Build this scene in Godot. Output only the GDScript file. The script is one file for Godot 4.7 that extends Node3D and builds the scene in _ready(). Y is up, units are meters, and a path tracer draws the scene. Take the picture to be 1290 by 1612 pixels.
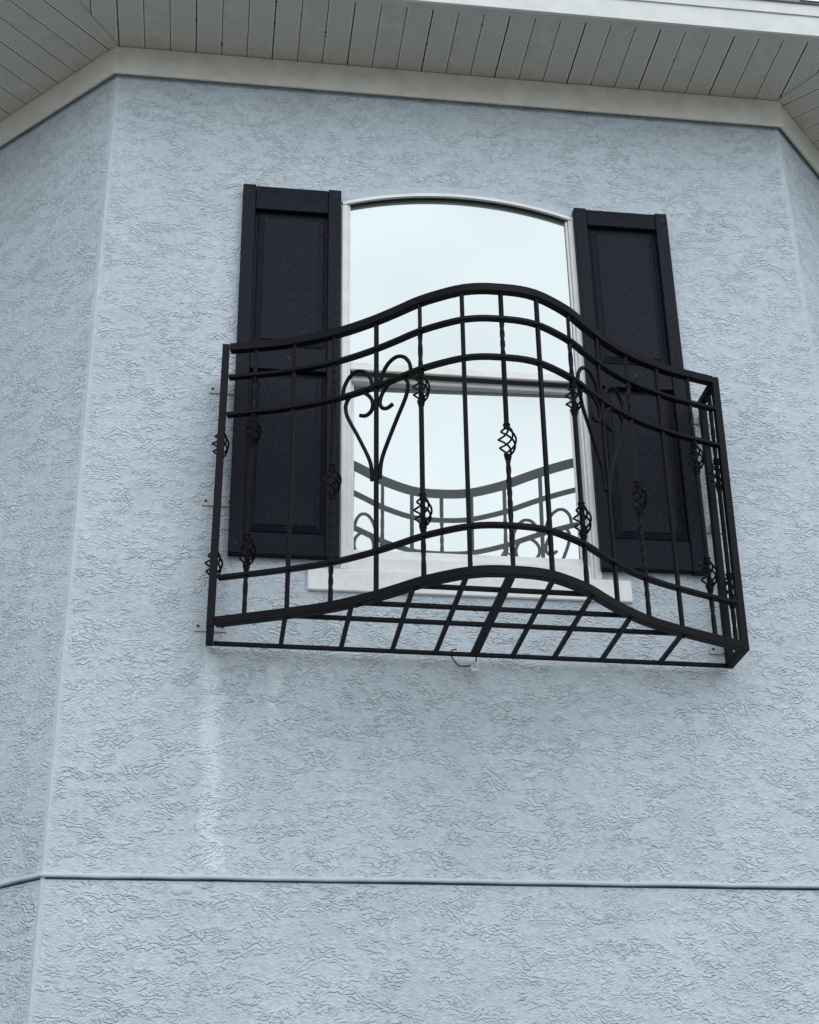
extends Node3D
# A stucco bay with an arched window, two shutters and a bow-fronted iron balcony, seen from the drive below.
# y = 0 is the ground; F is the height of the shutters' lower ends.
const F := 3.8
const XL := -0.9077      # left and right corners of the bay's front face (plane z = 0)
const XR := 1.8489
const SOFFIT_Y := 2.235
const BAND_Y := -1.1014
var mats := {}

# ------------------------------------------------------------------ mesh helpers
class Shape:
	var v := PackedVector3Array()
	var n := PackedVector3Array()
	var t := PackedVector2Array()
	var uv_scale := Vector2.ONE
	var uv_turn := false
	func put(p: Vector3, nn: Vector3, uv: Vector2) -> void:
		v.append(p); n.append(nn); t.append(uv)
	func flat_uv(p: Vector3, nn: Vector3) -> Vector2:
		var a := nn.abs()
		var q: Vector2
		if a.z >= a.x and a.z >= a.y: q = Vector2(p.x, -p.y)
		elif a.x >= a.y: q = Vector2(p.z, -p.y)
		else: q = Vector2(p.x, p.z)
		if uv_turn: q = Vector2(q.y, q.x)
		return q * uv_scale
	# corners counter-clockwise seen from outside
	func quad(a: Vector3, b: Vector3, c: Vector3, d: Vector3) -> void:
		var nn := (c - a).cross(d - b).normalized()
		for p in [a, c, b, a, d, c]: put(p, nn, flat_uv(p, nn))
	func tri(a: Vector3, b: Vector3, c: Vector3) -> void:
		var nn := (b - a).cross(c - a).normalized()
		for p in [a, c, b]: put(p, nn, flat_uv(p, nn))
	func quad_uv(ps: Array, us: Array, nn: Vector3) -> void:
		for k in [0, 2, 1, 0, 3, 2]: put(ps[k], nn, us[k])
	# smooth quad with a normal at every corner
	func soft(ps: Array, ns: Array, us: Array) -> void:
		for k in [0, 2, 1, 0, 3, 2]: put(ps[k], ns[k], us[k])
	# box between two corners with its edges chamfered by b
	func box(lo: Vector3, hi: Vector3, b := 0.0) -> void:
		hull(Transform3D(Basis.IDENTITY, (lo + hi) / 2), (hi - lo) / 2, b)
	func hull(x: Transform3D, h: Vector3, b := 0.0) -> void:
		var i := h - Vector3.ONE * b
		for ax in 3:
			for s in [-1.0, 1.0]:
				var a1 := (ax + 1) % 3
				var a2 := (ax + 2) % 3
				var q := []
				for k in [[-1, -1], [1, -1], [1, 1], [-1, 1]]:
					var p := Vector3.ZERO
					p[ax] = s * h[ax]; p[a1] = k[0] * i[a1]; p[a2] = k[1] * i[a2]
					q.append(x * p)
				if s > 0: quad(q[0], q[1], q[2], q[3])
				else: quad(q[3], q[2], q[1], q[0])
		if b <= 0.0: return
		for ax in 3:
			var a1 := (ax + 1) % 3
			var a2 := (ax + 2) % 3
			for s1 in [-1.0, 1.0]:
				for s2 in [-1.0, 1.0]:
					var q := []
					for k in [[-1, 0], [1, 0], [1, 1], [-1, 1]]:
						var p := Vector3.ZERO
						p[ax] = k[0] * i[ax]
						p[a1] = s1 * (h[a1] if k[1] == 0 else i[a1])
						p[a2] = s2 * (i[a2] if k[1] == 0 else h[a2])
						q.append(x * p)
					if s1 * s2 > 0: quad(q[0], q[1], q[2], q[3])
					else: quad(q[3], q[2], q[1], q[0])
		for sx in [-1.0, 1.0]:
			for sy in [-1.0, 1.0]:
				for sz in [-1.0, 1.0]:
					var a := x * Vector3(sx * h.x, sy * i.y, sz * i.z)
					var bb := x * Vector3(sx * i.x, sy * h.y, sz * i.z)
					var c := x * Vector3(sx * i.x, sy * i.y, sz * h.z)
					if sx * sy * sz > 0: tri(a, bb, c)
					else: tri(c, bb, a)
	# bar of rectangular section (chamfered) through frames [position, side, up]
	func bar(fr: Array, hw: float, hh: float, b := 0.0015, capped := true) -> void:
		var sec := [Vector2(-hw + b, -hh), Vector2(hw - b, -hh), Vector2(hw, -hh + b), Vector2(hw, hh - b), Vector2(hw - b, hh), Vector2(-hw + b, hh), Vector2(-hw, hh - b), Vector2(-hw, -hh + b)]
		var rings := []
		for f in fr:
			var r := []
			for s in sec: r.append(f[0] + f[1] * s.x + f[2] * s.y)
			rings.append(r)
		var turned: bool = (fr[0][1] as Vector3).cross(fr[0][2]).dot((fr[1][0] as Vector3) - fr[0][0]) < 0.0
		for k in rings.size() - 1:
			for j in 8:
				var m := (j + 1) % 8
				if turned: quad(rings[k + 1][j], rings[k + 1][m], rings[k][m], rings[k][j])
				else: quad(rings[k][j], rings[k][m], rings[k + 1][m], rings[k + 1][j])
		if capped:
			for e in [0, rings.size() - 1]:
				var mid: Vector3 = fr[e][0]
				for j in 8:
					var m := (j + 1) % 8
					if (e == 0) != turned: tri(mid, rings[e][m], rings[e][j])
					else: tri(mid, rings[e][j], rings[e][m])
	func straight(a: Vector3, bb: Vector3, up: Vector3, hw: float, hh: float, b := 0.0015) -> void:
		var d := (bb - a).normalized()
		var side := d.cross(up).normalized()
		var u := side.cross(d).normalized()
		bar([[a, side, u], [bb, side, u]], hw, hh, b)
	# round rod along points
	func rod(ps: PackedVector3Array, r: float, sides := 8) -> void:
		var up := Vector3.UP
		var d0 := (ps[1] - ps[0]).normalized()
		if absf(d0.dot(up)) > 0.9: up = Vector3.RIGHT
		var rings := []
		var norms := []
		for k in ps.size():
			var d := (ps[mini(k + 1, ps.size() - 1)] - ps[maxi(k - 1, 0)]).normalized()
			var s := d.cross(up).normalized()
			up = s.cross(d).normalized()
			var ring := []
			var no := []
			for j in sides:
				var a := TAU * j / sides
				var nn := s * cos(a) + up * sin(a)
				no.append(nn); ring.append(ps[k] + nn * r)
			rings.append(ring); norms.append(no)
		for k in ps.size() - 1:
			for j in sides:
				var m := (j + 1) % sides
				soft([rings[k][j], rings[k + 1][j], rings[k + 1][m], rings[k][m]], [norms[k][j], norms[k + 1][j], norms[k + 1][m], norms[k][m]], [Vector2.ZERO, Vector2.ZERO, Vector2.ZERO, Vector2.ZERO])
		for e in [0, ps.size() - 1]:
			for j in sides:
				var m := (j + 1) % sides
				if e == 0: tri(ps[e], rings[e][j], rings[e][m])
				else: tri(ps[e], rings[e][m], rings[e][j])
	# lathe round a vertical axis: profile of (radius, y)
	func lathe(at: Vector3, prof: Array, sides := 10) -> void:
		for k in prof.size() - 1:
			var a: Vector2 = prof[k]
			var b: Vector2 = prof[k + 1]
			var sl := Vector2(b.y - a.y, a.x - b.x).normalized()
			for j in sides:
				var a0 := TAU * j / sides
				var a1 := TAU * (j + 1) / sides
				var c0 := Vector3(cos(a0), 0, sin(a0))
				var c1 := Vector3(cos(a1), 0, sin(a1))
				soft([at + c0 * a.x + Vector3.UP * a.y, at + c0 * b.x + Vector3.UP * b.y, at + c1 * b.x + Vector3.UP * b.y, at + c1 * a.x + Vector3.UP * a.y],
					[(c0 * sl.x + Vector3.UP * sl.y), (c0 * sl.x + Vector3.UP * sl.y), (c1 * sl.x + Vector3.UP * sl.y), (c1 * sl.x + Vector3.UP * sl.y)],
					[Vector2.ZERO, Vector2.ZERO, Vector2.ZERO, Vector2.ZERO])
	# low dome facing +z, for screw heads
	func dome(at: Vector3, r: float, h: float) -> void:
		for ring in 3:
			var r0 := r * cos(ring * PI / 6)
			var r1 := r * cos((ring + 1) * PI / 6)
			var z0 := h * sin(ring * PI / 6)
			var z1 := h * sin((ring + 1) * PI / 6)
			for j in 10:
				var a0 := TAU * j / 10
				var a1 := TAU * (j + 1) / 10
				var d0 := Vector3(cos(a0), sin(a0), 0)
				var d1 := Vector3(cos(a1), sin(a1), 0)
				quad(at + d0 * r0 + Vector3(0, 0, z0), at + d1 * r0 + Vector3(0, 0, z0), at + d1 * r1 + Vector3(0, 0, z1), at + d0 * r1 + Vector3(0, 0, z1))
	func mesh(m: Material) -> ArrayMesh:
		var arr := []
		arr.resize(Mesh.ARRAY_MAX)
		arr[Mesh.ARRAY_VERTEX] = v; arr[Mesh.ARRAY_NORMAL] = n; arr[Mesh.ARRAY_TEX_UV] = t
		var am := ArrayMesh.new()
		am.add_surface_from_arrays(Mesh.PRIMITIVE_TRIANGLES, arr)
		am.surface_set_material(0, m)
		return am

func part(called: String, s: Shape, m: Material, parent: Node) -> MeshInstance3D:
	var o := MeshInstance3D.new()
	o.name = called
	o.mesh = s.mesh(m)
	parent.add_child(o, true)
	return o

func piece(called: String, am: Mesh, parent: Node, x := Transform3D.IDENTITY) -> MeshInstance3D:
	var o := MeshInstance3D.new()
	o.name = called
	o.mesh = am
	o.transform = x
	parent.add_child(o, true)
	return o

func thing(called: String, label: String, category: String, at: Vector3, group := "") -> Node3D:
	var o := Node3D.new()
	o.name = called
	o.position = at
	o.set_meta("label", label); o.set_meta("category", category)
	if group: o.set_meta("group", group)
	add_child(o, true)
	return o

# ------------------------------------------------------------------ textures and materials
func noise_bytes(w: int, h: int, seed_: int, freq: float, oct: int, stretch_x := 1, stretch_y := 1, kind := FastNoiseLite.TYPE_SIMPLEX_SMOOTH) -> PackedByteArray:
	var f := FastNoiseLite.new()
	f.seed = seed_; f.frequency = freq; f.noise_type = kind
	f.fractal_type = FastNoiseLite.FRACTAL_FBM; f.fractal_octaves = oct; f.fractal_gain = 0.55
	var im := f.get_image(w / stretch_x, h / stretch_y, false, false, true)
	im.convert(Image.FORMAT_L8)
	if stretch_x > 1 or stretch_y > 1: im.resize(w, h, Image.INTERPOLATE_CUBIC)
	return im.get_data()

func tex(w: int, h: int, data: PackedByteArray, format := Image.FORMAT_L8) -> ImageTexture:
	return ImageTexture.create_from_image(Image.create_from_data(w, h, false, format, data))

func srgb(r: float, g: float, b: float) -> Color:
	return Color(r, g, b).linear_to_srgb()

func plain(c: Color, rough: float) -> StandardMaterial3D:
	var m := StandardMaterial3D.new()
	m.albedo_color = c; m.roughness = rough
	return m

const TW := 1360
const TH := 2048
const WALL_LO := -1.9
const WALL_W := 2.7566
const WALL_H := 4.16

# skip-trowelled stucco: ragged lips of overlapping trowel strokes, thickest at their lower edge
func stucco_height() -> ImageTexture:
	var a := noise_bytes(TW, TH, 11, 0.021, 5, 2, 1)
	var b := noise_bytes(TW, TH, 23, 0.028, 4, 2, 1)
	var m1 := noise_bytes(TW, TH, 37, 0.030, 3, 2, 1)
	var m2 := noise_bytes(TW, TH, 41, 0.014, 4, 2, 1)
	var c := noise_bytes(TW, TH, 47, 0.05, 3, 2, 1)
	var sweep := noise_bytes(TW, TH, 59, 0.0055, 3)
	var fine := noise_bytes(TW, TH, 53, 0.20, 3)
	var out := PackedByteArray()
	out.resize(TW * TH)
	for y in TH:
		var fy := y * 0.043
		var gy := y * 0.082
		var row := y * TW
		for x in TW:
			var i := row + x
			var s1 := fposmod(fy + a[i] * 0.026, 1.0)
			var s2 := fposmod(gy + b[i] * 0.030, 1.0)
			# a ramp that rises slowly and falls off within a few pixels
			s1 = s1 * s1 if s1 < 0.93 else (1.0 - s1) / 0.07 * 0.865
			s2 = s2 * s2 if s2 < 0.88 else (1.0 - s2) / 0.12 * 0.775
			var k1 := clampf((m1[i] - 84) / 62.0, 0.14, 1.0)
			var k2 := clampf((m2[i] - 60) / 95.0, 0.35, 1.0)
			var s3 := fposmod(y * 0.12 + c[i] * 0.034, 1.0)
			s3 = s3 if s3 < 0.8 else (1.0 - s3) * 4.0
			# the corners are trowelled smooth
			var edge := clampf((minf(x, TW - 1 - x) - 3.0) / 7.0, 0.0, 1.0)
			var h := 40.0 + (s1 * k1 * (58.0 + sweep[i] * 0.42) + s2 * k2 * (76.0 - sweep[i] * 0.2) + s3 * (1.25 - k2) * 30.0) * edge + fine[i] * 0.05 + a[i] * 0.06
			out[i] = int(clampf(h, 0.0, 255.0))
	return tex(TW, TH, out)

# the stucco paint: slight unevenness and, on the front, chalky run-off that has dried below two of the balcony's fixings
func stucco_paint(with_runs: bool) -> ImageTexture:
	var w := 1020
	var h := 1536
	var big := noise_bytes(w, h, 61, 0.006, 4)
	var mid := noise_bytes(w, h, 67, 0.08, 4)
	var chalk := PackedFloat32Array()
	chalk.resize(w * h)
	var rng := RandomNumberGenerator.new()
	rng.seed = 31
	# each run: where it starts and ends on the wall (x, y), how many dried specks, how far they stray
	for run in [] if not with_runs else [[Vector2(-0.432, -0.36), Vector2(-0.394, -1.075), 1500, 0.019], [Vector2(-0.213, -0.345), Vector2(-0.219, -0.60), 230, 0.016]]:
		for k in run[2]:
			var p: Vector2 = (run[0] as Vector2).lerp(run[1], rng.randf())
			p.x += rng.randfn(0.0, run[3]) + 0.006 * sin(p.y * 23.0)
			var cx := int((p.x - XL) / WALL_W * w)
			var cy := int((1.0 - (p.y - WALL_LO) / WALL_H) * h)
			var rx := rng.randi_range(1, 4)
			var ry := rng.randi_range(2, 7)
			var amount := rng.randf_range(0.04, 0.20)
			for dy in range(-ry, ry + 1):
				for dx in range(-rx, rx + 1):
					if float(dx * dx) / (rx * rx) + float(dy * dy) / (ry * ry) <= 1.0: chalk[(cy + dy) * w + cx + dx] += amount
	var out := PackedByteArray()
	out.resize(w * h * 3)
	for i in w * h:
		var k := 0.905 + (big[i] - 128) * 0.00022 + (mid[i] - 128) * 0.0004
		var c := minf(chalk[i], 1.0) * 0.095
		out[i * 3] = int(255 * clampf(k + c, 0, 1)); out[i * 3 + 1] = int(255 * clampf(k + c * 0.9, 0, 1)); out[i * 3 + 2] = int(255 * clampf(k + c * 0.8, 0, 1))
	return tex(w, h, out, Image.FORMAT_RGB8)

func grain_texture() -> ImageTexture:
	var w := 512
	var h := 1024
	var fib := noise_bytes(w, h, 81, 0.22, 3, 1, 16)
	var warp := noise_bytes(w, h, 83, 0.006, 2, 1, 3)
	var out := PackedByteArray()
	out.resize(w * h)
	for y in h:
		for x in w:
			var i := y * w + x
			var u := (x - 256) / 256.0
			var f := u * u * 13.0 + y / 1024.0 * 21.0 + warp[i] * 0.013
			var r := fposmod(f, 1.0)
			var ring := pow(absf(r * 2.0 - 1.0), 5.0)
			out[i] = int(clampf(225.0 - (fib[i] - 128) * 0.22 - ring * 60.0, 0, 255))
	return tex(w, h, out)

func soft_noise(seed_: int, freq: float, lo: float, hi: float, n := 512) -> NoiseTexture2D:
	var f := FastNoiseLite.new()
	f.seed = seed_; f.frequency = freq; f.fractal_octaves = 5; f.fractal_gain = 0.6
	var t := NoiseTexture2D.new()
	t.width = n; t.height = n; t.seamless = true; t.noise = f
	var g := Gradient.new()
	g.colors = PackedColorArray([Color(lo, lo, lo), Color(hi, hi, hi)])
	t.color_ramp = g
	return t

func holes_texture() -> ImageTexture:
	# punched vent holes in staggered rows, 100 mm by 100 mm
	var n := 256
	var out := PackedByteArray()
	out.resize(n * n * 3)
	for y in n:
		for x in n:
			var r := int(y / 25.6)
			var cx := fposmod(x + (12.8 if r % 2 == 1 else 0.0), 25.6) - 12.8
			var cy := fposmod(y, 25.6) - 12.8
			var hole := cx * cx + cy * cy < 26.0 and x > 22 and x < 234
			var c := 120 if hole else 255
			for k in 3: out[(y * n + x) * 3 + k] = c
	return tex(n, n, out, Image.FORMAT_RGB8)

func triplanar(m: StandardMaterial3D, scale: float) -> StandardMaterial3D:
	m.uv1_triplanar = true
	m.uv1_scale = Vector3.ONE * scale
	return m

func make_materials() -> void:
	var relief := stucco_height()
	# one blue paint for every stucco face; the paint textures average 0.80
	var wall_colour := srgb(0.612, 0.709, 0.812)
	var front := plain(wall_colour, 0.85)
	front.albedo_texture = stucco_paint(true)
	front.heightmap_enabled = true; front.heightmap_texture = relief; front.heightmap_scale = 1.3
	mats.front = front
	var side := plain(wall_colour, 0.85)
	side.albedo_texture = stucco_paint(false)
	side.heightmap_enabled = true; side.heightmap_texture = relief; side.heightmap_scale = 1.3
	mats.side = side
	var smooth := triplanar(plain(wall_colour, 0.8), 2.0)
	smooth.albedo_texture = soft_noise(3, 0.02, 0.87, 0.94)
	mats.smooth = smooth
	var cream := triplanar(plain(srgb(0.80, 0.785, 0.735), 0.6), 1.3)
	cream.albedo_texture = soft_noise(5, 0.012, 0.88, 1.0)
	mats.cream = cream
	var sof := triplanar(plain(srgb(0.60, 0.595, 0.565), 0.55), 1.7)
	sof.albedo_texture = soft_noise(6, 0.014, 0.9, 1.0)
	mats.soffit = sof
	var vent := plain(srgb(0.60, 0.595, 0.565), 0.55)
	vent.albedo_texture = holes_texture()
	mats.vent = vent
	mats.sheathing = plain(srgb(0.52, 0.42, 0.29), 0.9)
	var fascia := triplanar(plain(srgb(0.70, 0.735, 0.765), 0.5), 1.1)
	fascia.albedo_texture = soft_noise(8, 0.01, 0.93, 1.0)
	mats.fascia = fascia
	var shingle := triplanar(plain(srgb(0.16, 0.15, 0.15), 0.95), 3.0)
	shingle.albedo_texture = soft_noise(9, 0.09, 0.45, 1.0)
	mats.shingle = shingle
	mats.drip = plain(srgb(0.22, 0.22, 0.23), 0.6)
	var vinyl := triplanar(plain(srgb(0.85, 0.875, 0.885), 0.45), 1.2)
	vinyl.albedo_texture = soft_noise(12, 0.010, 0.92, 1.0)
	mats.vinyl = vinyl
	var sill := triplanar(plain(srgb(0.87, 0.895, 0.92), 0.7), 2.5)
	sill.albedo_texture = soft_noise(13, 0.02, 0.93, 1.0)
	mats.sill = sill
	mats.gasket = plain(srgb(0.02, 0.021, 0.022), 0.6)
	var glass := plain(srgb(0.360, 0.405, 0.425), 0.012)
	glass.metallic = 0.70
	mats.glass = glass
	var shutter := plain(srgb(0.0120, 0.0142, 0.0285), 0.5)
	shutter.heightmap_enabled = true; shutter.heightmap_texture = grain_texture(); shutter.heightmap_scale = 0.30
	shutter.metallic_specular = 0.22
	shutter.albedo_texture = shutter.heightmap_texture
	mats.shutter = shutter
	mats.screw = plain(srgb(0.008, 0.008, 0.01), 0.6)
	var iron := triplanar(plain(srgb(0.0058, 0.0070, 0.0125), 0.55), 4.0)
	iron.albedo_texture = soft_noise(17, 0.05, 0.55, 1.0)
	iron.metallic_specular = 0.25
	mats.iron = iron
	mats.mud = plain(srgb(0.06, 0.05, 0.04), 0.9)
	mats.plate = plain(srgb(0.45, 0.50, 0.55), 0.7)
	mats.bolt = plain(srgb(0.06, 0.06, 0.07), 0.5)
	mats.plastic = plain(srgb(0.62, 0.64, 0.60), 0.5)
	var pave := triplanar(plain(srgb(0.285, 0.28, 0.255), 0.95), 0.4)
	pave.albedo_texture = soft_noise(21, 0.05, 0.7, 1.0)
	mats.ground = pave

func overcast_sky() -> PanoramaSkyMaterial:
	var w := 1024
	var h := 512
	var f := FastNoiseLite.new()
	f.seed = 5; f.frequency = 3.2; f.fractal_octaves = 6; f.fractal_gain = 0.5; f.noise_type = FastNoiseLite.TYPE_SIMPLEX_SMOOTH
	var im := Image.create(w, h, false, Image.FORMAT_RGBF)
	for y in h:
		var el := PI / 2 - PI * (y + 0.5) / h
		for x in w:
			var az := TAU * x / w
			var d := Vector3(cos(az) * cos(el), sin(el) * 1.6, sin(az) * cos(el))
			var c := f.get_noise_3dv(d)
			var l := 0.44 + 0.04 * maxf(sin(el), 0.0) + c * 0.30
			if el < 0.0: l = 0.2
			im.set_pixel(x, y, Color(l * (0.905 + c * 0.05), l * (0.985 + c * 0.01), l * 1.015))
	var m := PanoramaSkyMaterial.new()
	m.panorama = ImageTexture.create_from_image(im)
	return m

# ------------------------------------------------------------------ the house
func arch(x: float) -> float:      # underside of the window head
	var r := 1.418
	return 1.611 - r + sqrt(r * r - (x - 0.464) * (x - 0.464))

func wall_uv(x: float, y: float) -> Vector2:
	return Vector2((x - XL) / WALL_W, 1.0 - (y - WALL_LO) / WALL_H)

const WX0 := 0.0
const WX1 := 0.928
func build_house() -> void:
	var house := thing("house", "pale blue-grey stucco house bay with cream frieze, vented soffit and arched window", "house", Vector3(0.47, 0, 0))
	var at := Vector3(-0.47, F, 0)      # from the house's base to the working frame
	# front face, with the window opening cut out of it
	var s := Shape.new()
	var put := func(x0: float, y0: float, x1: float, y1: float, ya: float, yb: float) -> void:
		s.quad_uv([at + Vector3(x0, y0, 0), at + Vector3(x1, y1, 0), at + Vector3(x1, yb, 0), at + Vector3(x0, ya, 0)], [wall_uv(x0, y0), wall_uv(x1, y1), wall_uv(x1, yb), wall_uv(x0, ya)], Vector3.BACK)
	put.call(XL, BAND_Y, WX0, BAND_Y, 2.26, 2.26)
	put.call(WX1, BAND_Y, XR, BAND_Y, 2.26, 2.26)
	put.call(WX0, BAND_Y, WX1, BAND_Y, -0.03, -0.03)
	for k in 24:
		var x0 := lerpf(WX0, WX1, k / 24.0)
		var x1 := lerpf(WX0, WX1, (k + 1) / 24.0)
		put.call(x0, arch(x0) + 0.02, x1, arch(x1) + 0.02, 2.26, 2.26)
	# reveal behind the opening
	for e in [[WX0, 1.0], [WX1, -1.0]]:
		var x: float = e[0]
		var q := [at + Vector3(x, -0.03, 0), at + Vector3(x, -0.03, -0.12), at + Vector3(x, 1.7, -0.12), at + Vector3(x, 1.7, 0)]
		if e[1] > 0: s.quad(q[0], q[1], q[2], q[3])
		else: s.quad(q[3], q[2], q[1], q[0])
	part("wall", s, mats.front, house)
	# the lower storey lies a little behind the drip joint
	s = Shape.new()
	s.quad_uv([at + Vector3(XL, -F, -0.002), at + Vector3(XR, -F, -0.002), at + Vector3(XR, BAND_Y - 0.008, -0.002), at + Vector3(XL, BAND_Y - 0.008, -0.002)],
		[wall_uv(XL, -F), wall_uv(XR, -F), wall_uv(XR, BAND_Y), wall_uv(XL, BAND_Y)], Vector3.BACK)
	part("lower_wall", s, mats.front, house)
	# the two faces that turn back at 45 degrees
	var q2 := sqrt(0.5)
	for e in [[XL, -1.0], [XR, 1.0]]:
		var c := at + Vector3(e[0], 0, 0)
		var dir := Vector3(e[1] * q2, 0, -q2)
		var nn := Vector3(e[1] * q2, 0, q2)
		for half in [[BAND_Y, 2.26, 0.0, "side_wall"], [-F, BAND_Y - 0.008, -0.002, "lower_side_wall"]]:
			s = Shape.new()
			var o: Vector3 = c + nn * half[2]
			var pts := [o + Vector3.UP * half[0], o + dir * 2.4 + Vector3.UP * half[0], o + dir * 2.4 + Vector3.UP * half[1], o + Vector3.UP * half[1]]
			var us := []
			for k in 4:
				var al := 2.4 if k == 1 or k == 2 else 0.0
				var yy: float = half[0] if k < 2 else half[1]
				us.append(Vector2((al * e[1]) / WALL_W + (0.0 if e[1] > 0 else 1.0), 1.0 - (yy + 0.83 - WALL_LO) / WALL_H))
			if e[1] > 0: s.quad_uv(pts, us, nn)
			else: s.quad_uv([pts[1], pts[0], pts[3], pts[2]], [us[1], us[0], us[3], us[2]], nn)
			part(half[3], s, mats.side, house)
		# corner bead
		s = Shape.new()
		var bis := (Vector3.BACK + nn).normalized()
		s.rod(PackedVector3Array([c + Vector3(0, -F, 0) - bis * 0.0083, c + Vector3(0, 2.24, 0) - bis * 0.0083]), 0.008, 16)
		part("corner_bead", s, mats.smooth, house)
	# back of the house
	s = Shape.new()
	s.box(at + Vector3(XL - 1.7, -F, -1.86), at + Vector3(XR + 1.7, 2.26, -1.70))
	part("back_wall", s, mats.side, house)
	build_joint(house, at)
	build_eaves(house, at)
	build_window(house, at)

func path_round(off: float, len_side: float) -> Array:
	# the line round the three faces, off metres out from the wall
	var t := tan(PI / 8) * off
	var q := sqrt(0.5)
	var l := Vector3(XL - t, 0, off)
	var r := Vector3(XR + t, 0, off)
	return [l + Vector3(-q, 0, -q) * len_side, l, r, r + Vector3(q, 0, -q) * len_side]

func strip(called: String, parent: Node, at: Vector3, m: Material, sec: Array, seg: int, wobble := 0.0) -> void:
	# sec: closed profile of (out, y); seg: which of the three faces; wobble: how far a hand-made edge strays
	var s := Shape.new()
	var n := 48 if wobble > 0.0 else 1
	var rng := FastNoiseLite.new()
	rng.seed = 90 + seg; rng.frequency = 0.09; rng.fractal_octaves = 3
	var rings := []
	for j in n + 1:
		var w := rng.get_noise_1d(j * 2.0) * wobble if j > 0 and j < n else 0.0
		var ring := []
		for p in sec:
			var r := path_round(p.x, 2.4)
			var c: Vector3 = (r[seg] as Vector3).lerp(r[seg + 1], float(j) / n)
			ring.append(at + c + Vector3.UP * (p.y + w))
		rings.append(ring)
	for j in n:
		for k in sec.size():
			var m2 := (k + 1) % sec.size()
			s.quad(rings[j][k], rings[j + 1][k], rings[j + 1][m2], rings[j][m2])
	part(called, s, m, parent)

func build_joint(house: Node3D, at: Vector3) -> void:
	# drip joint between the storeys: a rounded lip with a flat underside
	var y := BAND_Y
	for seg in 3:
		strip("drip_joint", house, at, mats.smooth, [Vector2(-0.02, y - 0.0015), Vector2(0.0065, y - 0.0015), Vector2(0.009, y + 0.001), Vector2(0.0095, y + 0.005), Vector2(0.0085, y + 0.009), Vector2(0.004, y + 0.0115), Vector2(0.001, y + 0.0125), Vector2(-0.02, y + 0.0125)], seg, 0.0035)
		strip("joint_recess", house, at, mats.smooth, [Vector2(-0.026, y - 0.020), Vector2(-0.016, y - 0.020), Vector2(-0.016, y - 0.0025), Vector2(-0.026, y - 0.0025)], seg)
	# filler dabs pressed over an old hole just under it
	for d in [[-0.497, -1.136, 0.021, 0.0175], [-0.467, -1.134, 0.018, 0.015]]:
		var s := Shape.new()
		s.dome(Vector3.ZERO, 1.0, 1.0)
		piece("filler_dab", s.mesh(mats.smooth), house, Transform3D(Basis.from_scale(Vector3(d[2], d[3], 0.005)), at + Vector3(d[0], d[1], -0.002)))

func clip_left(poly: Array, a: Vector2, b: Vector2) -> Array:
	# keep what lies left of the line a -> b
	var out := []
	for k in poly.size():
		var p: Vector2 = poly[k]
		var q: Vector2 = poly[(k + 1) % poly.size()]
		var dp := (b - a).cross(p - a)
		var dq := (b - a).cross(q - a)
		if dp >= 0: out.append(p)
		if (dp >= 0) != (dq >= 0): out.append(p.lerp(q, dp / (dp - dq)))
	return out

func plank_mesh(poly: Array, m: Material, u0: float) -> ArrayMesh:
	# a soffit strip from its outline in (along the wall, out): underside at y = 0, folded-up edges
	var s := Shape.new()
	var c := Vector2.ZERO
	for p in poly: c += p
	c /= poly.size()
	var inner := []
	for p in poly: inner.append(p + (c - p).normalized() * 0.0018)
	for k in poly.size():
		var j := (k + 1) % poly.size()
		var tri_ := [Vector3(c.x, 0, c.y), Vector3(inner[k].x, 0, inner[k].y), Vector3(inner[j].x, 0, inner[j].y)]
		var nn := Vector3.DOWN
		for p in (tri_ if (tri_[1] - tri_[0]).cross(tri_[2] - tri_[0]).y > 0 else [tri_[0], tri_[2], tri_[1]]):
			s.put(p, nn, Vector2((p.x - u0) * 10.0, p.z * 10.0))
		var a := Vector3(poly[k].x, 0.0025, poly[k].y)
		var b := Vector3(poly[j].x, 0.0025, poly[j].y)
		var side := (b - a).cross(Vector3.UP).normalized()
		if side.dot(a - Vector3(c.x, 0, c.y)) < 0: side = -side
		var low := [Vector3(inner[k].x, 0, inner[k].y), Vector3(inner[j].x, 0, inner[j].y)]
		var flat := Vector2(0.02, 0.02)
		s.soft([low[0], low[1], b, a], [side, side, side, side], [flat, flat, flat, flat])
		var top := Vector3.UP * 0.012
		s.soft([a, b, b + top, a + top], [side, side, side, side], [flat, flat, flat, flat])
	return s.mesh(m)

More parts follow.
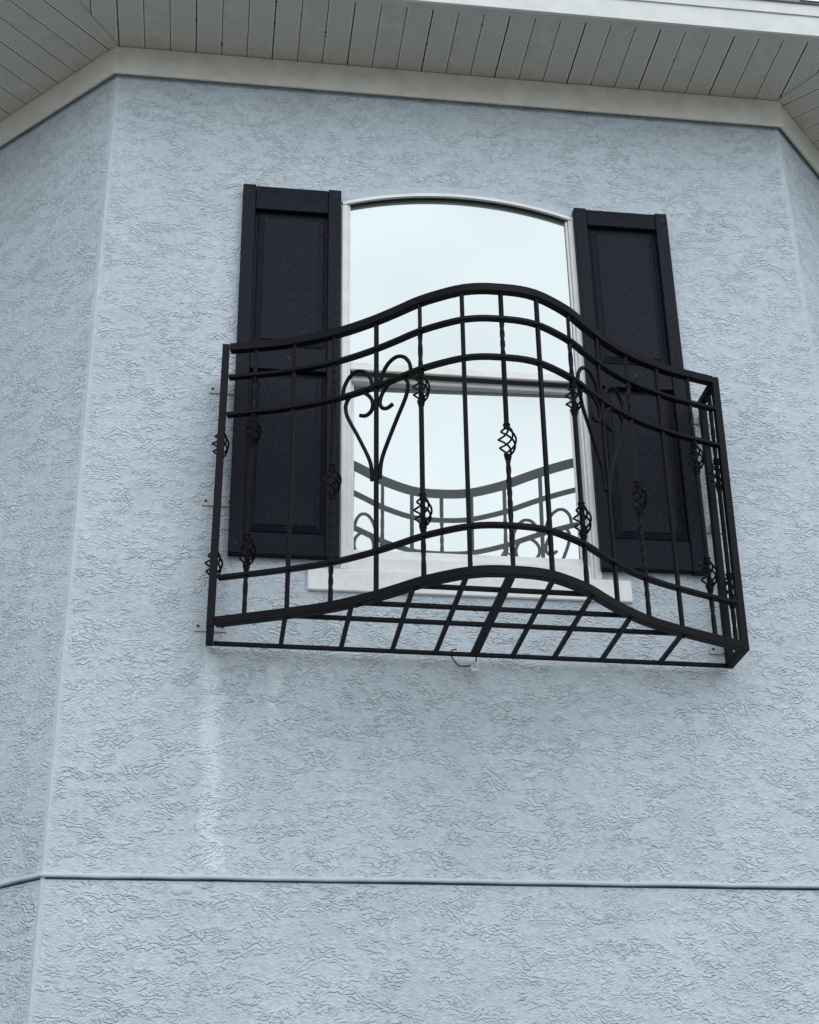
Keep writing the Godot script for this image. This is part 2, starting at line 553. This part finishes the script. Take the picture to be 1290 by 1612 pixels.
func build_eaves(house: Node3D, at: Vector3) -> void:
	var q := sqrt(0.5)
	# frieze board, hung a finger's breadth off the stucco so that a dark gap shows under it
	for seg in 3:
		strip("frieze_board", house, at, mats.cream, [Vector2(0.012, 2.102), Vector2(0.019, 2.096), Vector2(0.026, 2.096), Vector2(0.028, 2.099), Vector2(0.028, SOFFIT_Y - 0.004), Vector2(0.012, SOFFIT_Y - 0.004)], seg)
	var eave := 0.407
	var soffit := Node3D.new()
	soffit.name = "soffit"
	soffit.position = at + Vector3(0, SOFFIT_Y, 0)
	house.add_child(soffit)
	var ml := 0.62        # how far the mitres run sideways for each metre out
	# front: strips of 0.1025 m, panels of three, the middle strip unpierced
	var pitch := 0.1025
	var k0 := int(floor((XL - ml * eave + 0.907) / pitch))
	var k1 := int(ceil((XR + ml * eave + 0.907) / pitch))
	for k in range(k0, k1):
		var x0 := -0.907 + k * pitch
		var gap := 0.0022 if posmod(k, 3) == 0 else 0.0011
		var gap2 := 0.0022 if posmod(k + 1, 3) == 0 else 0.0011
		var poly := [Vector2(x0 + gap, 0.0), Vector2(x0 + pitch - gap2, 0.0), Vector2(x0 + pitch - gap2, eave - 0.004), Vector2(x0 + gap, eave - 0.004)]
		poly = clip_left(poly, Vector2(XL - ml, 1.0), Vector2(XL, 0.0))
		poly = clip_left(poly, Vector2(XR, 0.0), Vector2(XR + ml, 1.0))
		if poly.size() >= 3: piece("plank", plank_mesh(poly, mats.soffit if posmod(k, 3) == 1 else mats.vent, x0), soffit)
	# the faces that turn back: along = away from the corner, out = off that wall
	var out_side := (ml * eave + eave) * q
	var back := (ml * eave - eave) * q
	for e in [-1.0, 1.0]:
		var dir := Vector3(e * q, 0, -q)
		var nn := Vector3(e * q, 0, q)
		var basis := Basis(dir, Vector3.UP, nn)
		var o := Vector3(XL if e < 0 else XR, 0, 0)
		for k in range(-2, 23):
			var s0 := 0.028 + k * pitch
			var gap := 0.0022 if posmod(k, 3) == 0 else 0.0011
			var poly := [Vector2(s0 + gap, 0.0), Vector2(s0 + pitch - 0.0011, 0.0), Vector2(s0 + pitch - 0.0011, out_side - 0.004), Vector2(s0 + gap, out_side - 0.004)]
			poly = clip_left(poly, Vector2(back, out_side), Vector2(0, 0))
			if poly.size() >= 3: piece("plank", plank_mesh(poly, mats.soffit if posmod(k, 3) == 1 else mats.vent, s0), soffit, Transform3D(basis, o))
		# mitre cover strip
		var s := Shape.new()
		var a := o + Vector3(e * 0.012, -0.003, 0.02)
		var b := o + Vector3(e * ml * (eave - 0.004), -0.003, eave - 0.004)
		s.straight(a, b, Vector3.UP, 0.012, 0.004, 0.002)
		part("mitre_strip", s, mats.soffit, soffit)
	# mud specks that insects have left along the seams
	var speck := Shape.new()
	speck.lathe(Vector3.ZERO, [Vector2(0.0, -0.004), Vector2(0.0026, -0.0028), Vector2(0.0036, 0.0), Vector2(0.003, 0.003)], 7)
	var sm := speck.mesh(mats.mud)
	var pick := RandomNumberGenerator.new()
	pick.seed = 12
	for k in 34:
		var seam := -0.907 + pitch * pick.randi_range(-1, 27)
		piece("mud_speck", sm, soffit, Transform3D(Basis(Vector3.UP, pick.randf() * TAU).scaled(Vector3.ONE * pick.randf_range(0.6, 1.35)), Vector3(seam, 0.0, 0.035 + 0.33 * pow(pick.randf(), 1.6))))
	# channel that holds the outer ends of the strips
	var s := Shape.new()
	s.box(Vector3(XL - ml * eave + 0.02, -0.004, eave - 0.034), Vector3(XR + ml * eave - 0.02, 0.004, eave - 0.002), 0.0015)
	part("edge_channel", s, mats.soffit, soffit)
	# dark roof space above the strips
	s = Shape.new()
	s.box(Vector3(XL - 2.2, 0.016, -1.8), Vector3(XR + 2.2, 0.024, 0.0))
	s.box(Vector3(XL - ml * eave, 0.016, 0.0), Vector3(XR + ml * eave, 0.024, eave - 0.006))
	part("roof_space", s, mats.sheathing, soffit)
	# fascia and drip edge round the eaves
	var lf := Vector3(XL - ml * eave, 0, eave)
	var rf := Vector3(XR + ml * eave, 0, eave)
	var runs := [[lf + Vector3(-q, 0, -q) * 2.6, lf, Vector3(-q, 0, q)], [lf, rf, Vector3.BACK], [rf, rf + Vector3(q, 0, -q) * 2.6, Vector3(q, 0, q)]]
	for r in runs:
		for sec in [["fascia", 0.0, 0.012, -0.008, 0.105, mats.fascia], ["drip_edge", 0.0125, 0.0185, 0.094, 0.152, mats.fascia], ["starter_strip", -0.05, 0.028, 0.1525, 0.164, mats.drip]]:
			s = Shape.new()
			var n3: Vector3 = r[2]
			var p: Array = []
			for c in [r[0], r[1]]:
				p.append([at + c + n3 * sec[1] + Vector3.UP * (SOFFIT_Y + sec[3]), at + c + n3 * sec[2] + Vector3.UP * (SOFFIT_Y + sec[3]), at + c + n3 * sec[2] + Vector3.UP * (SOFFIT_Y + sec[4]), at + c + n3 * sec[1] + Vector3.UP * (SOFFIT_Y + sec[4])])
			for k in 4:
				var j := (k + 1) % 4
				s.quad(p[0][k], p[1][k], p[1][j], p[0][j])
			s.quad(p[0][3], p[0][2], p[0][1], p[0][0])
			s.quad(p[1][0], p[1][1], p[1][2], p[1][3])
			part(sec[0], s, sec[5], house)
	# roof planes rising to a short ridge, and the lowest course of shingles on the front eave
	var roof := Node3D.new()
	roof.name = "roof"
	roof.position = at + Vector3(0, SOFFIT_Y + 0.166, 0)
	house.add_child(roof)
	var ridge := Vector3(0.47, 1.25, -1.75)
	s = Shape.new()
	s.tri(lf, rf, ridge)
	s.tri(runs[0][0], lf, ridge)
	s.tri(rf, runs[2][1], ridge)
	s.tri(runs[2][1], runs[0][0], ridge)
	part("roof_deck", s, mats.shingle, roof)
	var rng := RandomNumberGenerator.new()
	rng.seed = 4
	var slope := (ridge - Vector3(0.47, 0, eave)).normalized()
	var x := lf.x + 0.01
	while x < rf.x - 0.02:
		var w := minf(0.165, rf.x - 0.012 - x)
		var sh := Shape.new()
		var up := slope.cross(Vector3.RIGHT).normalized() * -1.0
		if up.y < 0: up = -up
		var drop := rng.randf_range(0.026, 0.036)
		var c := Vector3(x + w / 2, 0.006 + rng.randf_range(0, 0.002), eave) + slope * 0.04 + up * 0.003
		sh.hull(Transform3D(Basis(Vector3.RIGHT, up, Vector3.RIGHT.cross(up)), c), Vector3(w / 2 - 0.003, 0.003, 0.04 + drop), 0.001)
		part("shingle", sh, mats.shingle, roof)
		x += w

func build_window(house: Node3D, at: Vector3) -> void:
	var win := Node3D.new()
	win.name = "window"
	win.position = at
	house.add_child(win)
	var n := 28
	var x0 := 0.024
	var x1 := 0.904
	# an arched slab: between underside curve + lo and + hi, from z0 to z1
	var arched := func(xa: float, xb: float, lo: float, hi: float, z0: float, z1: float) -> Shape:
		var s := Shape.new()
		for k in n:
			var a := lerpf(xa, xb, float(k) / n)
			var b := lerpf(xa, xb, float(k + 1) / n)
			var ya := arch(a)
			var yb := arch(b)
			s.quad(Vector3(a, ya + lo, z1), Vector3(b, yb + lo, z1), Vector3(b, yb + hi, z1), Vector3(a, ya + hi, z1))
			s.quad(Vector3(a, ya + lo, z0), Vector3(b, yb + lo, z0), Vector3(b, yb + lo, z1), Vector3(a, ya + lo, z1))
			s.quad(Vector3(a, ya + hi, z1), Vector3(b, yb + hi, z1), Vector3(b, yb + hi, z0), Vector3(a, ya + hi, z0))
			if k == 0: s.quad(Vector3(a, ya + lo, z0), Vector3(a, ya + lo, z1), Vector3(a, ya + hi, z1), Vector3(a, ya + hi, z0))
			if k == n - 1: s.quad(Vector3(b, yb + lo, z1), Vector3(b, yb + lo, z0), Vector3(b, yb + hi, z0), Vector3(b, yb + hi, z1))
		return s
	part("trim", arched.call(-0.006, 0.934, 0.0155, 0.047, -0.01, 0.004), mats.smooth, win)
	part("head", arched.call(0.003, 0.925, 0.0, 0.013, -0.0035, 0.0085), mats.vinyl, win)
	part("weatherstrip", arched.call(0.026, 0.902, 0.0012, 0.03, -0.06, -0.004), mats.gasket, win)
	# jambs in three steps, from the nailing face back to the sash track
	for e in [1.0, -1.0]:
		for st in [[0.0, 0.024, -0.03, 0.006], [0.0245, 0.0335, -0.075, -0.006], [0.034, 0.044, -0.12, -0.05]]:
			var s := Shape.new()
			var a: float = WX0 + st[0] + 0.0005 if e > 0 else WX1 - st[1] - 0.0005
			s.box(Vector3(a, -0.03, st[2]), Vector3(a + st[1] - st[0], arch(a + 0.01) - 0.001, st[3]), 0.002)
			part("jamb", s, mats.vinyl, win)
	# upper sash: glass and its bottom rail
	var g := Shape.new()
	for k in n:
		var a := lerpf(0.035, 0.893, float(k) / n)
		var b := lerpf(0.035, 0.893, float(k + 1) / n)
		g.quad(Vector3(a, 0.79, -0.018), Vector3(b, 0.79, -0.018), Vector3(b, arch(b) + 0.01, -0.018), Vector3(a, arch(a) + 0.01, -0.018))
	part("pane", g, mats.glass, win)
	var s := Shape.new()
	s.box(Vector3(0.0345, 0.788, -0.0455), Vector3(0.8935, 0.822, -0.008), 0.003)
	part("meeting_rail", s, mats.vinyl, win)
	s = Shape.new()
	s.box(Vector3(0.0345, 0.7835, -0.0455), Vector3(0.8935, 0.7875, -0.020), 0.001)
	part("weatherstrip", s, mats.gasket, win)
	# lower sash, set behind it
	s = Shape.new()
	s.box(Vector3(0.0445, 0.764, -0.098), Vector3(0.8835, 0.800, -0.046), 0.003)
	part("sash_rail", s, mats.vinyl, win)
	s = Shape.new()
	s.box(Vector3(0.0445, 0.028, -0.098), Vector3(0.8835, 0.080, -0.066), 0.003)
	part("sash_rail", s, mats.vinyl, win)
	for a in [0.0445, 0.8735]:
		s = Shape.new()
		s.box(Vector3(a, 0.0805, -0.098), Vector3(a + 0.010, 0.7635, -0.067), 0.002)
		part("sash_stile", s, mats.vinyl, win)
	g = Shape.new()
	# this sash does not sit quite square in its track
	var lean := func(x: float, y: float) -> Vector3: return Vector3(x, y, -0.080 + (x - 0.464) * 0.022 + (y - 0.42) * 0.007)
	g.quad(lean.call(0.053, 0.078), lean.call(0.875, 0.078), lean.call(0.875, 0.77), lean.call(0.053, 0.77))
	part("pane", g, mats.glass, win)
	# frame sill and the plaster sill band under it
	s = Shape.new()
	s.box(Vector3(0.0245, -0.03, -0.12), Vector3(0.9035, 0.027, -0.012), 0.003)
	part("frame_sill", s, mats.vinyl, win)
	s = Shape.new()
	s.box(Vector3(-0.112, -0.1155, -0.05), Vector3(1.029, -0.033, 0.013), 0.003)
	part("sill", s, mats.sill, win)
	# dark lining so that no light comes round the sashes
	s = Shape.new()
	s.box(Vector3(0.0, -0.03, -0.13), Vector3(0.928, 1.66, -0.121))
	part("backing", s, mats.sheathing, win)

# ------------------------------------------------------------------ shutters
func raised_panel(x0: float, y0: float, x1: float, y1: float, z: float) -> Shape:
	# a sunk field with a bevelled raised centre
	var s := Shape.new()
	s.uv_scale = Vector2(1.0 / 0.381, 0.9)
	var rings := []
	for r in [[0.0, 0.0], [0.012, 0.0], [0.015, 0.003], [0.036, 0.010], [0.038, 0.0125], [0.041, 0.0125]]:
		var i: float = r[0]
		var d: float = r[1]
		rings.append([Vector3(x0 + i, y0 + i, z + d), Vector3(x1 - i, y0 + i, z + d), Vector3(x1 - i, y1 - i, z + d), Vector3(x0 + i, y1 - i, z + d)])
	for k in rings.size() - 1:
		for j in 4:
			var m := (j + 1) % 4
			s.quad(rings[k][j], rings[k][m], rings[k + 1][m], rings[k + 1][j])
	var l: Array = rings[-1]
	s.quad(l[0], l[1], l[2], l[3])
	return s

func build_shutter(x: float, label: String, rails: Array) -> void:
	# rails: [bottom lo, hi, middle lo, hi, top lo, hi] in metres from the lower end
	var w := 0.381
	var o := thing("shutter", label, "shutter", Vector3(x, F, 0), "panelled shutters flanking the arched window")
	var z0 := 0.002
	var z1 := 0.036
	for a in [0.0, w - 0.050]:
		var s := Shape.new()
		s.uv_scale = Vector2(2.2, 0.8)
		s.box(Vector3(a, 0.0, z0), Vector3(a + 0.050, 1.580, z1), 0.0025)
		part("stile", s, mats.shutter, o)
	for k in 3:
		var s := Shape.new()
		s.uv_turn = true
		s.uv_scale = Vector2(3.2, 1.4)
		var lo: float = rails[k * 2]
		var hi: float = rails[k * 2 + 1]
		s.box(Vector3(0.0505, lo, z0), Vector3(w - 0.0505, hi, z1 - 0.0035), 0.0025)
		part("rail", s, mats.shutter, o)
	part("panel", raised_panel(0.049, rails[1] - 0.001, w - 0.049, rails[2] + 0.001, 0.012), mats.shutter, o)
	part("panel", raised_panel(0.049, rails[3] - 0.001, w - 0.049, rails[4] + 0.001, 0.012), mats.shutter, o)
	var back := Shape.new()
	back.box(Vector3(0.01, 0.01, 0.0005), Vector3(w - 0.01, 1.57, 0.0015))
	part("back_sheet", back, mats.shutter, o)
	var dot := Shape.new()
	dot.dome(Vector3.ZERO, 0.0062, 0.003)
	var dm := dot.mesh(mats.screw)
	for sx in [0.023, w - 0.023]:
		for sy in [0.036, 1.545]: piece("screw", dm, o, Transform3D(Basis.IDENTITY, Vector3(sx, sy, z1)))
	for sx in [w / 2]: piece("screw", dm, o, Transform3D(Basis.IDENTITY, Vector3(sx, (rails[2] + rails[3]) / 2, z1 - 0.0035)))

# ------------------------------------------------------------------ the balcony
# Its own frame: x from the middle, y from half height, z out of the wall.
const BH := 0.536          # half height
const BW := 0.902          # half width
const PROFILE := [[0.0, 0.7], [0.07, 0.696], [0.13, 0.679], [0.2, 0.639], [0.27, 0.587], [0.33, 0.527], [0.39, 0.470], [0.45, 0.420], [0.5, 0.383], [0.57, 0.341], [0.64, 0.307], [0.71, 0.276], [0.78, 0.250], [0.84, 0.228], [0.902, 0.207], [0.97, 0.185]]
func bow(x: float, y: float) -> float:
	var a := absf(x)
	var k := 0
	while k < PROFILE.size() - 3 and PROFILE[k + 1][0] < a: k += 1
	var p0 = PROFILE[absi(k - 1)] if k > 0 else [-0.07, 0.696]
	var p1 = PROFILE[k]
	var p2 = PROFILE[k + 1]
	var p3 = PROFILE[k + 2]
	var t: float = (a - p1[0]) / (p2[0] - p1[0])
	var m1: float = (p2[1] - p0[1]) / (p2[0] - p0[0]) * (p2[0] - p1[0])
	var m2: float = (p3[1] - p1[1]) / (p3[0] - p1[0]) * (p2[0] - p1[0])
	var z: float = (2 * t * t * t - 3 * t * t + 1) * p1[1] + (t * t * t - 2 * t * t + t) * m1 + (-2 * t * t * t + 3 * t * t) * p2[1] + (t * t * t - t * t) * m2
	return z - 0.015 * y / BH * clampf((0.9 - a) / 0.2, 0.0, 1.0)

func tangent(x: float, y: float) -> Vector3:
	return Vector3(0.01, 0, bow(x + 0.005, y) - bow(x - 0.005, y)).normalized()

# a rail of height h and depth d whose outer face follows the bow, its top at y
func bow_rail(y: float, d: float, h: float, xa: float, xb: float, inset := 0.0) -> Shape:
	var s := Shape.new()
	var fr := []
	var n := 72
	for k in n + 1:
		var x := lerpf(xa, xb, float(k) / n)
		var t := tangent(x, y)
		var out := t.cross(Vector3.UP) * -1.0
		if out.z < 0: out = -out
		fr.append([Vector3(x, y - h / 2, bow(x, y)) - out * (d / 2 + inset), out, Vector3.UP])
	s.bar(fr, d / 2, h / 2, 0.0016)
	return s

func basket_mesh() -> ArrayMesh:
	# four rods twisted into a cage between two collars, 0.134 m overall
	var s := Shape.new()
	for k in 4:
		var ps := PackedVector3Array()
		for j in 25:
			var t := j / 24.0
			var r := 0.0055 + 0.0225 * pow(sin(PI * t), 0.85)
			var a := TAU * (k / 4.0 + t * 0.80)
			ps.append(Vector3(cos(a) * r, (t - 0.5) * 0.104, sin(a) * r))
		s.rod(ps, 0.0036, 6)
	return s.mesh(mats.iron)

func collar_mesh() -> ArrayMesh:
	var s := Shape.new()
	s.lathe(Vector3.ZERO, [Vector2(0.0, -0.010), Vector2(0.0085, -0.010), Vector2(0.0105, -0.0055), Vector2(0.0095, -0.002), Vector2(0.0125, 0.002), Vector2(0.0105, 0.007), Vector2(0.008, 0.010), Vector2(0.0, 0.010)], 12)
	return s.mesh(mats.iron)

func spindle_part(parent: Node3D, foot: Vector3, top: Vector3, baskets: Array, twisted: bool, yaw: float, bm: Mesh, cm: Mesh) -> void:
	var s := Shape.new()
	var hw := 0.0064
	var cuts := [foot.y]
	for b in baskets: cuts.append_array([b - 0.055, b + 0.055])
	cuts.append(top.y)
	var on := func(y: float) -> Vector3: return foot.lerp(top, (y - foot.y) / (top.y - foot.y))
	var ang := yaw
	for k in range(0, cuts.size(), 2):
		var a: float = cuts[k]
		var b: float = cuts[k + 1]
		var steps := maxi(int((b - a) / 0.008), 2) if twisted else 1
		var fr := []
		for j in steps + 1:
			var y := lerpf(a, b, float(j) / steps)
			# twisted in the stretches between the collars and the rails
			var near := 1.0 if twisted and ((y > 0.235 and y < 0.43) or (y < -0.10 and y > -0.46) or (baskets.size() > 1 and y > -0.15 and y < 0.06)) else 0.0
			ang += near * 0.32 * (0.6 if baskets.size() > 1 else 1.0)
			fr.append([on.call(y), Vector3(cos(ang), 0, -sin(ang)), Vector3(-sin(ang), 0, -cos(ang))])
		s.bar(fr, hw, hw, 0.0012)
	var bar_ := part("spindle", s, mats.iron, parent)
	for b in baskets:
		piece("basket", bm, bar_, Transform3D(Basis(Vector3.UP, b * 7.0), on.call(b)))
		for e in [-0.058, 0.058]: piece("collar", cm, bar_, Transform3D(Basis.IDENTITY, on.call(b + e)))

func smooth_path(pts: Array, x: Transform3D, steps := 6) -> PackedVector3Array:
	var out := PackedVector3Array()
	for k in pts.size() - 1:
		var p0: Vector2 = pts[maxi(k - 1, 0)]
		var p3: Vector2 = pts[mini(k + 2, pts.size() - 1)]
		for j in steps:
			var p := (pts[k] as Vector2).cubic_interpolate(pts[k + 1], p0, p3, float(j) / steps)
			out.append(x * Vector3(p.x, p.y, 0))
	out.append(x * Vector3(pts[-1].x, pts[-1].y, 0))
	return out

func build_balcony() -> void:
	var b := thing("balcony", "black wrought-iron bow-fronted balcony with basket spindles and heart scrolls below arched window", "balcony", Vector3(0.4602, F + 0.1843, 0))
	b.rotation.z = -0.0099
	var zr := 0.030       # back of the rear posts
	var iron: Material = mats.iron
	var tube := 0.0255
	# posts
	for sx in [-1.0, 1.0]:
		for z in [zr, 0.207 - tube]:
			var s := Shape.new()
			var x: float = sx * (BW - tube / 2)
			s.box(Vector3(x - tube / 2, -BH, z), Vector3(x + tube / 2, BH, z + tube), 0.002)
			part("post", s, iron, b)
		# side rails, top and bottom, butted between the posts
		for y in [-BH + 0.0005, BH - tube - 0.0005]:
			var s := Shape.new()
			var x: float = sx * (BW - tube / 2)
			s.box(Vector3(x - tube / 2 + 0.0005, y, zr + tube), Vector3(x + tube / 2 - 0.0005, y + tube, 0.207 - tube), 0.001)
			part("side_rail", s, iron, b)
	# bowed rails of the front
	var xi := BW - tube - 0.0005
	part("top_rail", bow_rail(BH - 0.0007, 0.028, 0.030, -xi, xi), iron, b)
	part("bottom_rail", bow_rail(-BH + 0.0307, 0.028, 0.030, -xi, xi), iron, b)
	for y in [0.4065, 0.2555, -0.3585]: part("middle_rail", bow_rail(y, 0.024, 0.0135, -xi, xi, 0.001), iron, b)
	# spindles of the front
	var bm := basket_mesh()
	var cm := collar_mesh()
	var two := [0.172, -0.282]
	var one := [-0.068]
	var kinds := [two, [], one, [], two, [], one, [], two, [], one, [], two]
	for k in 13:
		var x := 0.001 + (0.1315 if k < 6 else 0.1293) * (k - 6)
		var yaw := -atan2(tangent(x, 0).z, tangent(x, 0).x)
		var foot := Vector3(x, -BH + tube - 0.001, 0)
		var top := Vector3(x, BH - tube + 0.001, 0)
		var o1 := tangent(x, 0).cross(Vector3.UP)
		if o1.z < 0: o1 = -o1
		foot += Vector3(0, 0, bow(x, foot.y)) - o1 * 0.0127
		top += Vector3(0, 0, bow(x, top.y)) - o1 * 0.0127
		spindle_part(b, foot, top, kinds[k], kinds[k].size() > 0, yaw, bm, cm)
	# one spindle in each side
	for sx in [-1.0, 1.0]:
		spindle_part(b, Vector3(sx * (BW - tube / 2), -BH + tube, 0.124), Vector3(sx * (BW - tube / 2), BH - tube, 0.124), two, true, 0.0, bm, cm)
	# heart scrolls on the fourth spindle from either end
	for sx in [-1.0, 1.0]:
		var x: float = 0.001 + (0.1315 if sx < 0 else 0.1293) * 3 * sx
		var tn := tangent(x, 0.1)
		var o1 := tn.cross(Vector3.UP)
		if o1.z < 0: o1 = -o1
		var mid := Vector3(x, 0, bow(x, 0.1)) - o1 * 0.0127
		var fr := Transform3D(Basis(tn, Vector3.UP, tn.cross(Vector3.UP)), mid)
		for e in [-1.0, 1.0]:
			var lobe := [Vector2(0.016, -0.103), Vector2(0.018, -0.06), Vector2(0.030, -0.015), Vector2(0.074, 0.08), Vector2(0.112, 0.155), Vector2(0.124, 0.19), Vector2(0.125, 0.218), Vector2(0.108, 0.244), Vector2(0.080, 0.251), Vector2(0.047, 0.237), Vector2(0.022, 0.208), Vector2(0.0145, 0.178), Vector2(0.024, 0.156), Vector2(0.044, 0.149), Vector2(0.066, 0.157)]
			var over := [Vector2(0.138, 0.256), Vector2(0.132, 0.292), Vector2(0.110, 0.323), Vector2(0.080, 0.334), Vector2(0.048, 0.320), Vector2(0.026, 0.289), Vector2(0.015, 0.252)]
			for pts in [lobe, over]:
				var q := []
				for p in pts: q.append(Vector2(p.x * e, p.y))
				var s := Shape.new()
				s.rod(smooth_path(q, fr, 6), 0.0068, 8)
				part("scroll", s, iron, b)
		var s := Shape.new()
		s.hull(fr * Transform3D(Basis.IDENTITY, Vector3(0, -0.088, 0.0)), Vector3(0.011, 0.017, 0.0072), 0.002)
		part("scroll_clasp", s, iron, b)
	# floor: back bar, bars along, bars across
	var yf := -BH + 0.0075
	var s := Shape.new()
	s.box(Vector3(-BW + tube + 0.0005, -BH + 0.001, zr + 0.002), Vector3(BW - tube - 0.0005, -BH + 0.0145, zr + 0.0155), 0.0015)
	part("floor_bar", s, iron, b)
	for r in [[0.302, 0.645], [0.430, 0.430], [0.580, 0.270]]:
		s = Shape.new()
		s.straight(Vector3(-r[1] - 0.012, yf + 0.001, r[0]), Vector3(r[1] + 0.006, yf + 0.001, r[0]), Vector3.UP, 0.0072, 0.0068)
		for e in [-1.0, 1.0]: s.hull(Transform3D(Basis(Vector3.BACK, 0.5), Vector3(e * (r[1] + 0.004), yf - 0.006, r[0] + 0.002)), Vector3(0.011, 0.006, 0.008), 0.0035)
		part("floor_bar", s, iron, b)
	for x in [-0.655, -0.455, -0.283, -0.136, -0.004, 0.127, 0.270, 0.435, 0.640]:
		s = Shape.new()
		var wide: float = 0.0140 if absf(x) < 0.05 else 0.0074
		s.straight(Vector3(x, yf - 0.0005, zr + 0.0157), Vector3(x, yf - 0.0005, bow(x, -BH) - tube), Vector3.UP, wide, 0.0062)
		part("floor_bar", s, iron, b)
	# wall plates behind the rear posts, each with its screws
	var bolt := Shape.new()
	bolt.dome(Vector3.ZERO, 0.0055, 0.005)
	var bolt_m := bolt.mesh(mats.bolt)
	for sx in [-1.0, 1.0]:
		for y in [0.467, 0.012, -0.458]:
			s = Shape.new()
			var cx: float = sx * (BW - tube / 2)
			s.box(Vector3(cx - 0.054, y - 0.015, 0.001), Vector3(cx + 0.054, y + 0.015, 0.0055), 0.001)
			s.box(Vector3(cx - 0.01, y - 0.011, 0.005), Vector3(cx + 0.01, y + 0.011, zr + 0.001), 0.0)
			var pl := part("wall_plate", s, mats.plate, b)
			for e in [-0.041, 0.041]: piece("screw", bolt_m, pl, Transform3D(Basis.IDENTITY, Vector3(cx + e, y + 0.003, 0.0055)))

func build_connector() -> void:
	# a small plastic connector on a loop of wire at the middle of the balcony's rear edge
	var o := thing("cable_connector", "small pale plastic connector on black wire under the balcony's rear edge", "connector", Vector3(0.4535, F - 0.405, 0.03))
	var s := Shape.new()
	s.box(Vector3(-0.013, 0.0, -0.008), Vector3(0.013, 0.037, 0.008), 0.003)
	part("housing", s, mats.plastic, o)
	s = Shape.new()
	s.box(Vector3(-0.007, 0.018, 0.0075), Vector3(0.007, 0.036, 0.0115), 0.002)
	part("latch", s, mats.plate, o)
	s = Shape.new()
	s.rod(smooth_path([Vector2(-0.012, 0.026), Vector2(-0.035, 0.022), Vector2(-0.056, 0.025), Vector2(-0.072, 0.045), Vector2(-0.082, 0.066), Vector2(-0.074, 0.078), Vector2(-0.060, 0.083)], Transform3D.IDENTITY, 5), 0.0024, 6)
	s.rod(PackedVector3Array([Vector3(0.004, 0.034, 0), Vector3(0.006, 0.05, 0.004), Vector3(0.004, 0.062, 0.008)]), 0.0024, 6)
	part("wire", s, mats.screw, o)

# ------------------------------------------------------------------ scene
func _ready() -> void:
	var cam := Camera3D.new()
	cam.name = "camera"
	cam.position = Vector3(-0.4245, F - 2.1944, 4.7209)
	cam.rotation = Vector3(0.466, -0.141, -0.0176)
	cam.fov = rad_to_deg(2.0 * atan(806.0 / 2374.3))
	cam.near = 0.05
	cam.far = 1000.0
	add_child(cam)
	var env := Environment.new()
	env.background_mode = Environment.BG_SKY
	var sky := Sky.new()
	sky.sky_material = overcast_sky()
	env.sky = sky
	env.tonemap_mode = Environment.TONE_MAPPER_LINEAR
	env.tonemap_exposure = 2.0
	env.sdfgi_enabled = true
	env.ssao_enabled = true
	env.ssil_enabled = true
	var we := WorldEnvironment.new()
	we.name = "environment"
	we.environment = env
	add_child(we)
	var sun := DirectionalLight3D.new()
	sun.name = "sun"
	sun.light_energy = 0.26
	sun.light_angular_distance = 66.0
	sun.light_color = Color(1.0, 0.992, 0.985)
	sun.shadow_enabled = true
	sun.rotation_degrees = Vector3(-40, 13, 0)
	add_child(sun)
	make_materials()
	var ground := MeshInstance3D.new()
	ground.name = "ground"
	var pm := PlaneMesh.new()
	pm.size = Vector2(600, 600)
	pm.material = mats.ground
	ground.mesh = pm
	ground.set_meta("kind", "structure")
	add_child(ground)
	build_house()
	build_shutter(-0.3866, "charcoal panelled shutter whose top rail is wider than its bottom rail", [0.0, 0.082, 0.744, 0.843, 1.466, 1.576])
	build_shutter(0.9227, "charcoal panelled shutter whose bottom rail is wider than its top rail", [0.004, 0.118, 0.752, 0.855, 1.500, 1.576])
	build_balcony()
	build_connector()
